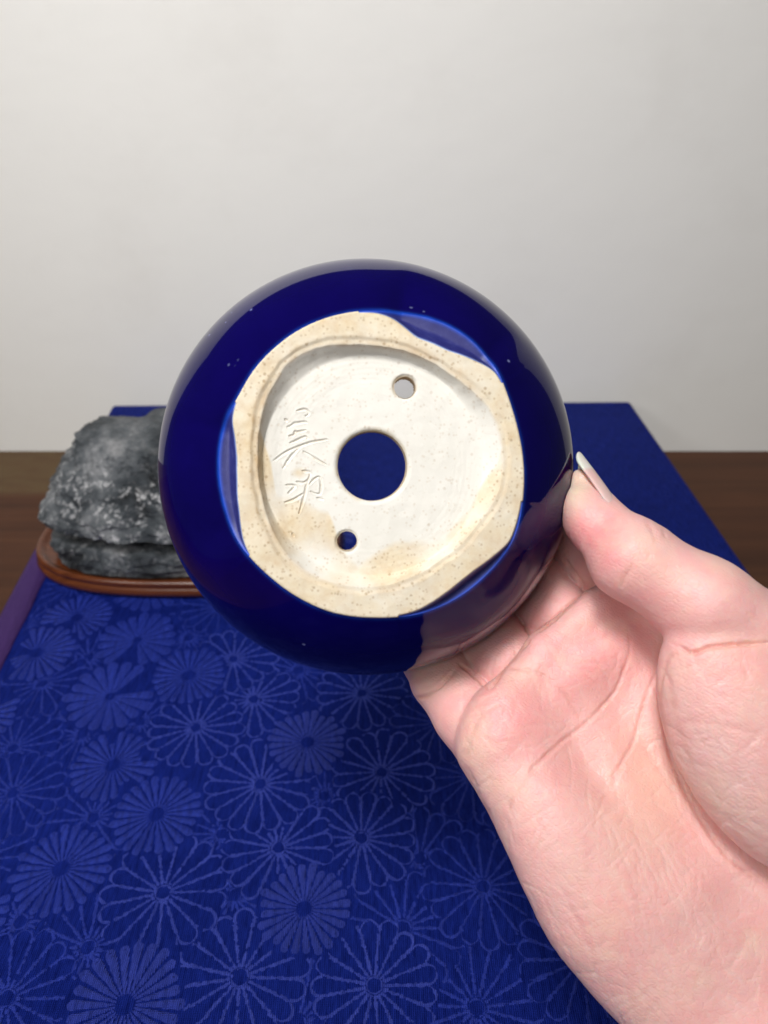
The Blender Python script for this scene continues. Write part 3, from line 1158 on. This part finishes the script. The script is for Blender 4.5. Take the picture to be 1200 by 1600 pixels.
XI, YI = RI * np.cos(TI) + hc[0] * wq, RI * np.sin(TI) + hc[1] * wq
fx = 0.25 * (XI[:-1] + XI[1:] + np.roll(XI, -1, 1)[:-1] + np.roll(XI, -1, 1)[1:])
fy = 0.25 * (YI[:-1] + YI[1:] + np.roll(YI, -1, 1)[:-1] + np.roll(YI, -1, 1)[1:])
kp = np.ones(fx.shape, bool)
for (sx_, sy_, sr_) in small:
    kp &= np.hypot(fx - sx_, fy - sy_) > sr_
ii = np.arange(70 * NI).reshape(70, NI)
qq = np.stack([ii[:-1], np.roll(ii, -1, 1)[:-1], np.roll(ii, -1, 1)[1:], ii[1:]], -1)[kp]
mesh_obj('inner_floor', cw(potp(XI, YI, FLOOR - FT + 0 * XI)).reshape(-1, 3), qq, M_INNER, pot, tuple(pot_origin))

# ------------------------------------------------------------------ the hand: one continuous surface from a distance field (cm, view axes)


def cone(p, a, b, ra, rb):
    ba = b - a
    t = np.clip(((p - a) @ ba) / (ba @ ba), 0, 1)
    return np.linalg.norm(p - a - t[:, None] * ba, axis=1) - (ra + (rb - ra) * t)


def chain(p, pts, k=0.15):
    f = None
    for (a, ra), (b, rb) in zip(pts[:-1], pts[1:]):
        g = cone(p, a, b, ra, rb)
        f = g if f is None else smin(f, g, k)
    return f


def smin(a, b, k):
    h = np.clip(0.5 + 0.5 * (b - a) / k, 0, 1)
    return b + (a - b) * h - k * h * (1 - h)


def ellip(p, c, axis, rad):
    """ellipsoid: rad = (along axis, across in the picture plane, depth)"""
    a = np.array([axis[0], axis[1], axis[2] if len(axis) > 2 else 0.0])
    a /= np.linalg.norm(a)
    dz = np.array([0, 0, 1.0])
    dz = dz - a * (dz @ a)
    dz /= np.linalg.norm(dz)
    b = np.cross(dz, a)
    q = np.stack([(p - c) @ a, (p - c) @ b, (p - c) @ dz], 1)
    rad = np.array(rad)
    k0 = np.linalg.norm(q / rad, axis=1)
    k1 = np.linalg.norm(q / rad ** 2, axis=1) + 1e-9
    return k0 * (k0 - 1) / k1


LIT = [(P(778, 1165, 16.45), .90), (P(735, 1116, 16.95), .80), (P(692, 1060, 17.7), .74), (P(655, 1012, 19.2), .62), (P(640, 975, 20.4), .50)]
RIN = [(P(885, 1085, 17.15), .80), (P(797, 1036, 17.4), .84), (P(752, 984, 18.4), .87), (P(722, 938, 20.0), .66), (P(700, 905, 21.0), .52)]
MID = [(P(955, 1005, 17.4), .82), (P(874, 966, 17.7), .85), (P(824, 902, 18.8), .86), (P(798, 860, 20.4), .68), (P(775, 838, 21.3), .54)]
IND = [(P(1020, 930, 17.4), .84), (P(943, 886, 17.8), .80), (P(885, 828, 18.9), .78), (P(858, 792, 20.4), .66), (P(838, 775, 21.3), .52)]
THB = [(P(1225, 1030, 14.8), .98), (P(1100, 945, 14.75), .88), (P(985, 872, 15.1), .775), (P(930, 812, 15.65), .54), (P(910, 758, 16.0), .34)]
WR_U, WR_R = P(1150, 1640, 15.0), P(1400, 1560, 15.2)
axp = ah
potC = potp(np.array(0.), np.array(0.), np.array(EH))


def hand_sdf(p):
    palm = chain(p, [(P(778, 1165, 16.3), .90), (P(945, 1400, 15.7), 1.12), (WR_U, 1.15)], .3)
    palm = smin(palm, chain(p, [(P(885, 1085, 16.8), .82), (P(1050, 1380, 15.55), 1.0), (P(1230, 1620, 15.2), 1.25)]), .6)
    palm = smin(palm, chain(p, [(P(955, 1005, 17.1), .84), (P(1120, 1320, 15.95), 1.0), (P(1310, 1600, 15.4), 1.25)]), .6)
    palm = smin(palm, chain(p, [(P(1020, 930, 17.2), .86), (P(1190, 1250, 16.6), 1.0), (WR_R, 1.25)]), .6)
    # pads
    palm = smin(palm, ellip(p, P(808, 1142, 16.05), (0.55, 0.83), (1.0, .74, .48)), .9)
    palm = smin(palm, ellip(p, P(903, 1040, 16.5), (0.85, -0.5), (1.15, .62, .55)), .6)
    palm = smin(palm, ellip(p, P(965, 1430, 15.2), (0.58, 0.81), (2.9, 1.2, .75)), 1.0)
    # edge of the palm, standing proud of the finger roots
    edge_ = chain(p, [(P(790, 1092, 16.30), .36), (P(848, 1014, 16.50), .37), (P(932, 946, 16.72), .36), (P(990, 905, 17.0), .34)], .1)
    edge_ = np.minimum(edge_, cone(p, P(792, 1095, 16.35), P(775, 1170, 16.2), .32, .34))
    palm = smin(palm, edge_, .42)
    # forearm beyond the frame
    fa, fb = P(1290, 1620, 15.2), np.array([14.5, 19.0, 12.5])
    arm = smin(cone(p, WR_U + np.array([.3, 0, 0]), fb + np.array([-1.1, .6, 0]), 1.3, 2.2), cone(p, WR_R, fb + np.array([1.1, -.6, 0]), 1.4, 2.2), 1.0)
    palm = smin(palm, arm, .7)
    fing = chain(p, LIT)
    for c in (RIN, MID, IND):
        fing = smin(fing, chain(p, c), .03)
    f = smin(palm, fing, .035)
    th = chain(p, THB, .3)
    # pad of the thumb tip
    th = smin(th, ellip(p, P(918, 815, 15.55), (0.45, 0.85, -.25), (.72, .40, .45)), .25)
    f = smin(f, th, .10)
    then = ellip(p, P(1192, 1160, 14.5), (0.50, 0.87), (2.8, 1.62, 1.15))
    then = smin(then, cone(p, P(1235, 1090, 15.0), P(1410, 1500, 15.0), 1.05, 1.6), .6)
    f = smin(f, then, .12)
    # pressed against the pot
    q = p - potC
    hz = q @ axp
    rr = np.sqrt(np.maximum((q * q).sum(1) - hz * hz, 0))
    k0 = np.sqrt((rr / (EA + .004)) ** 2 + (hz / (EB + .004)) ** 2)
    k1 = np.sqrt((rr / EA ** 2) ** 2 + (hz / EB ** 2) ** 2) + 1e-9
    return np.maximum(f, -k0 * (k0 - 1) / k1)


VOX, BLK = 0.033, 4
lo = np.array([-0.2, -1.0, 12.2])
hi = np.array([13.2, 15.5, 22.2])
nb = np.ceil((hi - lo) / (VOX * BLK)).astype(int)
bi = np.stack(np.meshgrid(*[np.arange(k) for k in nb], indexing='ij'), -1).reshape(-1, 3)
bc = lo + (bi * BLK + (BLK - 1) / 2) * VOX
fcs = np.concatenate([hand_sdf(bc[i:i + 200000]) for i in range(0, len(bc), 200000)])
thr = VOX * BLK * 0.87 + 0.09
act_b = np.abs(fcs) < thr
G = np.repeat(np.repeat(np.repeat(np.sign(fcs).reshape(nb).astype(np.float32), BLK, 0), BLK, 1), BLK, 2)
off = np.stack(np.meshgrid(*[np.arange(BLK)] * 3, indexing='ij'), -1).reshape(-1, 3)
ab = bi[act_b]
for s in range(0, len(ab), 4000):
    ci = (ab[s:s + 4000, None, :] * BLK + off[None]).reshape(-1, 3)
    G[ci[:, 0], ci[:, 1], ci[:, 2]] = hand_sdf(lo + ci * VOX)
# the arm leaves through the end of the box: close it there
G[-1], G[0] = 1, 1
G[:, -1], G[:, 0] = 1, 1
G[:, :, -1], G[:, :, 0] = 1, 1


def surface_nets(G):
    nx, ny, nz = G.shape
    ins = G < 0
    cnt = np.zeros((nx - 1, ny - 1, nz - 1), np.int8)
    for dx in (0, 1):
        for dy in (0, 1):
            for dz in (0, 1):
                cnt += ins[dx:nx - 1 + dx, dy:ny - 1 + dy, dz:nz - 1 + dz]
    cells = np.argwhere((cnt > 0) & (cnt < 8))
    ids = np.full(cnt.shape, -1, np.int64)
    ids[cells[:, 0], cells[:, 1], cells[:, 2]] = np.arange(len(cells))
    acc = np.zeros((len(cells), 3))
    num = np.zeros(len(cells))
    cr = [(a, b, c) for a in (0, 1) for b in (0, 1) for c in (0, 1)]
    for A in cr:
        for ax in range(3):
            if A[ax] == 1:
                continue
            B = list(A)
            B[ax] = 1
            fa = G[cells[:, 0] + A[0], cells[:, 1] + A[1], cells[:, 2] + A[2]].astype(float)
            fb = G[cells[:, 0] + B[0], cells[:, 1] + B[1], cells[:, 2] + B[2]].astype(float)
            x = (fa < 0) != (fb < 0)
            t = np.where(x, fa / np.where(x, fa - fb, 1), 0)
            pt = np.array(A, float)[None].repeat(len(cells), 0)
            pt[:, ax] += t
            acc += pt * x[:, None]
            num += x
    V = cells + acc / num[:, None]
    quads = []
    for ax in range(3):
        sl0 = [slice(None)] * 3
        sl1 = [slice(None)] * 3
        sl0[ax] = slice(0, -1)
        sl1[ax] = slice(1, None)
        e = np.argwhere(ins[tuple(sl0)] != ins[tuple(sl1)])
        b, c = (ax + 1) % 3, (ax + 2) % 3
        e = e[(e[:, b] > 0) & (e[:, c] > 0) & (e[:, b] < G.shape[b] - 1) & (e[:, c] < G.shape[c] - 1)]
        flip = ins[e[:, 0], e[:, 1], e[:, 2]]
        q = []
        for (ob, oc_) in ((-1, -1), (0, -1), (0, 0), (-1, 0)):
            cc = e.copy()
            cc[:, b] += ob
            cc[:, c] += oc_
            q.append(ids[cc[:, 0], cc[:, 1], cc[:, 2]])
        q = np.stack(q, 1)
        q[~flip] = q[~flip][:, ::-1]
        quads.append(q)
    return V, np.concatenate(quads)


HV, HQ = surface_nets(G)
HV = lo + HV * VOX


def vsmooth(V, Q, it, lam=0.5):
    e = np.concatenate([Q[:, [0, 1]], Q[:, [1, 2]], Q[:, [2, 3]], Q[:, [3, 0]]])
    e = np.concatenate([e, e[:, ::-1]])
    deg = np.bincount(e[:, 0], minlength=len(V)).astype(float)
    for _ in range(it):
        s = np.stack([np.bincount(e[:, 0], V[e[:, 1], k], len(V)) for k in range(3)], 1)
        V = V + lam * (s / deg[:, None] - V)
    return V


def vnormals(V, Q):
    n = np.cross(V[Q[:, 2]] - V[Q[:, 0]], V[Q[:, 3]] - V[Q[:, 1]])
    N = np.zeros_like(V)
    for k in range(4):
        for a in range(3):
            N[:, a] += np.bincount(Q[:, k], n[:, a], len(V))
    return N / (np.linalg.norm(N, axis=1)[:, None] + 1e-12)


HV = vsmooth(HV, HQ, 5)
HN = vnormals(HV, HQ)
if (HN[:, 2] * (HV[:, 2] - HV[:, 2].mean())).sum() < 0:
    HQ = HQ[:, ::-1].copy()
    HN = -HN
front = sstep(-0.05, 0.35, -HN[:, 2])
hu = 600 + HV[:, 0] / HV[:, 2] * FPX
hv_ = 800 + HV[:, 1] / HV[:, 2] * FPX
kpx = FPX / HV[:, 2]
creases = [  # photo pixels, width cm, depth cm
    ([(1215, 1004), (1150, 1007), (1110, 1011), (1082, 1020), (1066, 1013), (1050, 1005)], .042, .12),
    ([(1082, 1020), (1055, 1022), (1040, 1035), (1031, 1080), (1036, 1130), (1052, 1195), (1085, 1265), (1130, 1332), (1175, 1372), (1215, 1400)], .05, .05),
    ([(1040, 1035), (1046, 1080), (1062, 1150), (1090, 1220)], .09, .02),
    ([(765, 1080), (785, 1050), (808, 1020), (832, 995)], .045, .07),
    ([(832, 993), (865, 968), (890, 945), (915, 925)], .045, .07),
    ([(765, 1080), (757, 1070), (735, 1050), (715, 1035)], .045, .07),
    ([(832, 995), (824, 985), (815, 970), (805, 958)], .045, .07),
    ([(914, 927), (905, 905), (890, 885), (878, 868)], .045, .07),
    ([(645, 1091), (665, 1088), (690, 1070), (715, 1042)], .045, .07),
    ([(655, 1076), (680, 1066), (700, 1046)], .03, .02),
    ([(757, 1100), (750, 1115), (735, 1150), (722, 1190)], .10, .03),
    ([(775, 1047), (800, 1044), (825, 1047), (852, 1058), (878, 1080), (898, 1108), (910, 1133)], .05, .03),
    ([(800, 1247), (830, 1205), (870, 1165), (910, 1134), (940, 1105), (962, 1078), (978, 1040), (985, 1010), (980, 985)], .05, .042),
    ([(792, 1265), (800, 1247)], .05, .03),
    ([(950, 1225), (972, 1190), (990, 1158), (1000, 1120), (1015, 1075), (1035, 1030)], .05, .034),
    ([(990, 1155), (970, 1200), (950, 1240), (930, 1270)], .06, .015),
    ([(1000, 1158), (1020, 1185), (1040, 1215), (1055, 1245), (1066, 1270)], .07, .02),
    ([(860, 975), (895, 1000), (930, 1000), (965, 985)], .05, .012),
    ([(950, 1060), (965, 1030), (955, 1000)], .04, .015),
    ([(968, 922), (975, 905), (985, 890), (990, 878)], .06, .025),
    ([(1008, 812), (1020, 832), (1026, 850)], .05, .018),
    ([(1036, 826), (1040, 842)], .04, .02),
    ([(722, 1190), (735, 1215), (748, 1250), (772, 1285)], .08, .025),
    ([(880, 1400), (905, 1440), (920, 1475), (935, 1510)], .07, .012),
    ([(905, 1395), (918, 1440), (930, 1490)], .06, .010),
    ([(990, 1330), (1000, 1390), (998, 1440)], .09, .010),
    ([(1060, 1240), (1090, 1310), (1140, 1370)], .05, .012),
    ([(1140, 1455), (1120, 1490), (1105, 1530)], .09, .010),
    ([(1050, 1190), (1110, 1200), (1190, 1240)], .07, .008),
    ([(1045, 1130), (1100, 1130), (1200, 1150)], .07, .010),
    ([(1060, 1225), (1120, 1270), (1200, 1320)], .06, .012),
    ([(1080, 1260), (1140, 1310), (1200, 1345)], .06, .012),
]
disp = np.zeros(len(HV))
red = np.zeros(len(HV))
crs = np.zeros(len(HV))
fln = np.zeros(len(HV))
for pts, w, dep in creases:
    pl = smooth_line(pts, 5)
    bx = (hu > pl[:, 0].min() - 40) & (hu < pl[:, 0].max() + 40) & (hv_ > pl[:, 1].min() - 40) & (hv_ < pl[:, 1].max() + 40) & (front > 0)
    ix = np.where(bx)[0]
    d_, al = seg_dist(hu[ix], hv_[ix], pl)
    d_ = d_ / kpx[ix]
    fade = np.clip(np.minimum(al, 1 - al) * 6, 0.15, 1)
    w = w * 0.72
    jn = np.array([mn.noise(Vector((q * len(pts) * 1.7, pts[0][0] * .1, pts[0][1] * .1))) for q in al])
    jm = np.array([mn.noise(Vector((a_ * .11, b_ * .11, 2.0))) for a_, b_ in zip(hu[ix], hv_[ix])])
    fade = fade * (np.clip(0.75 + 0.6 * jn, 0.2, 1) if dep < .06 else 1.0)
    d_ = np.abs(d_ + 0.018 * jm)
    g = np.exp(-(d_ / w) ** 2) * fade
    disp[ix] = np.maximum(disp[ix], dep * g)
    disp[ix] -= 0.10 * dep * np.exp(-((d_ - 2.6 * w) / (1.2 * w)) ** 2) * fade
    crs[ix] = np.maximum(crs[ix], np.exp(-(d_ / (w * 1.3)) ** 2) * fade * min(1.5, dep / 0.04))
# many hair-fine palm lines
lrng = np.random.default_rng(3)
fine = []
for _ in range(520):
    u0, v0 = lrng.uniform(720, 1190), lrng.uniform(1020, 1590)
    if lrng.random() < 0.6:
        a = math.radians(lrng.normal(62, 18))
    else:
        a = math.radians(lrng.normal(-38, 20))
    L = lrng.uniform(20, 75)
    cv = lrng.normal(0, 0.18)
    fine.append([(u0 + math.cos(a + cv * t) * L * t, v0 + math.sin(a + cv * t) * L * t) for t in np.linspace(-.5, .5, 5)])
for _ in range(70):
    u0, v0 = lrng.uniform(1045, 1200), lrng.uniform(1060, 1400)
    if u0 < 1040 + max(0, (v0 - 1150) * 0.55):
        continue
    a, L, cv = math.radians(lrng.normal(24, 9)), lrng.uniform(50, 150), lrng.normal(0.2, 0.15)
    fine.append([(u0 + math.cos(a + cv * t) * L * t, v0 + math.sin(a + cv * t) * L * t) for t in np.linspace(-.5, .5, 7)])
for _ in range(60):
    u0, v0 = lrng.uniform(860, 1060), lrng.uniform(1330, 1590)
    a, L, cv = math.radians(lrng.normal(66, 8)), lrng.uniform(50, 140), lrng.normal(0.0, 0.2)
    fine.append([(u0 + math.cos(a + cv * t) * L * t, v0 + math.sin(a + cv * t) * L * t) for t in np.linspace(-.5, .5, 6)])
for pl in fine:
    pl = np.array(pl)
    ix = np.where((hu > pl[:, 0].min() - 12) & (hu < pl[:, 0].max() + 12) & (hv_ > pl[:, 1].min() - 12) & (hv_ < pl[:, 1].max() + 12) & (front > 0))[0]
    if len(ix) == 0:
        continue
    d_, al = seg_dist(hu[ix], hv_[ix], pl)
    g = np.exp(-((d_ / kpx[ix]) / .026) ** 2) * np.clip(np.minimum(al, 1 - al) * 5, 0, 1)
    disp[ix] += lrng.uniform(.003, .011) * g * (0.45 if len(pl) == 7 else 1.0)
    fln[ix] = np.maximum(fln[ix], g * lrng.uniform(0.2, 1.0))
HV = HV - HN * (disp * front)[:, None]
HV = HV + HN * np.array([0.012 * mn.noise(Vector(p * 1.6)) + 0.005 * mn.noise(Vector(p * 5)) for p in HV])[:, None]
HV = vsmooth(HV, HQ, 1, 0.4)


def blob(u, v, su, sv, ang=0):
    a = math.radians(ang)
    x = (hu - u) * math.cos(a) + (hv_ - v) * math.sin(a)
    y = -(hu - u) * math.sin(a) + (hv_ - v) * math.cos(a)
    return np.exp(-(x / su) ** 2 - (y / sv) ** 2)


tone = np.tile(np.array([0.80, 0.465, 0.44]), (len(HV), 1))


def tint(wt, c):
    global tone
    tone = tone * (1 - wt[:, None]) + np.array(c) * wt[:, None]


PINK, PALE, YEL = (0.82, 0.345, 0.345), (0.86, 0.62, 0.57), (0.81, 0.55, 0.40)
tint(0.95 * blob(925, 838, 62, 36, 40), (0.80, 0.27, 0.29))
tint(0.75 * blob(800, 1130, 75, 55, 60), PINK)
tint(0.75 * blob(905, 1035, 80, 45, -30), PINK)
tint(0.45 * blob(1150, 1035, 70, 30), PINK)
tint(0.35 * blob(850, 1250, 50, 60), PINK)
tint(0.55 * blob(1010, 940, 90, 45, 35), PINK)
tint(0.45 * blob(730, 1100, 60, 60), PINK)
tint(0.4 * blob(830, 960, 70, 60), PINK)
tint(0.40 * blob(1150, 1050, 80, 40), PINK)
tint(0.45 * blob(1020, 1220, 45, 90, -20), YEL)
tint(0.30 * blob(980, 1280, 70, 120, -20), YEL)
tint(0.45 * blob(1160, 1260, 60, 100, -30), PALE)
tint(0.30 * blob(900, 1330, 60, 120, -35), PALE)
tint(0.35 * blob(960, 1440, 60, 90, -35), PINK)
tint(0.85 * blob(903, 760, 22, 45, 20), (0.78, 0.66, 0.50))
tint(0.30 * fln, (0.84, 0.66, 0.60))
tint(0.50 * crs, (0.66, 0.28, 0.22))
hand_org = cw(P(1000, 1200, 16.0))
hand = mesh_obj('hand', cw(HV), HQ, M_SKIN, None, tuple(hand_org))
attr_col(hand, 'tone', tone)
tag(hand, 'bare right hand gripping the blue pot between thumb and fingers, palm facing the viewer', 'hand')

# thumbnail
tip, ipj = P(912, 719, 16.2), P(970, 800, 15.45)
axn = tip - ipj
axn /= np.linalg.norm(axn)
dor = np.array([0.80, -0.58, 0.06])
dor -= axn * (dor @ axn)
dor /= np.linalg.norm(dor)
lat = np.cross(axn, dor)
vs, fr = [], []
nu, nvv = 22, 17
Ln = np.linalg.norm(tip - ipj)
for side in (0, 1):
    for i in range(nu):
        q = i / (nu - 1)
        wid = 0.52 * (1.0 if q < 0.72 else math.sqrt(max(0.02, 1 - ((q - 0.72) / 0.28) ** 2)))
        for j in range(nvv):
            s = (j / (nvv - 1) * 2 - 1) * wid
            rad = 0.50
            a_ = s / rad
            c_ = ipj + axn * (q * (Ln + 0.16)) + lat * (math.sin(a_) * rad) + dor * ((math.cos(a_) - 1) * rad + 0.05 - 0.06 * (q - .4) ** 2 - 0.05 * side)
            vs.append(cw(c_))
            fr.append(sstep(0.62, 0.70, q + 0.04 * (s / 0.6) ** 2))
fs = []
n0 = nu * nvv
for i in range(nu - 1):
    for j in range(nvv - 1):
        a, b, c, d = i * nvv + j, i * nvv + j + 1, (i + 1) * nvv + j + 1, (i + 1) * nvv + j
        fs += [(a, b, c, d), (n0 + d, n0 + c, n0 + b, n0 + a)]
bd = [i for i in range(nvv)] + [i * nvv + nvv - 1 for i in range(1, nu)] + [(nu - 1) * nvv + j for j in range(nvv - 2, -1, -1)] + [i * nvv for i in range(nu - 2, 0, -1)]
for a in range(len(bd)):
    b = (a + 1) % len(bd)
    fs.append((bd[a], bd[b], n0 + bd[b], n0 + bd[a]))
nail = mesh_obj('thumbnail', vs, fs, M_NAIL, hand, tuple(hand_org))
nail.location = (0, 0, 0)
fix_normals(nail)
attr(nail, 'free', fr)
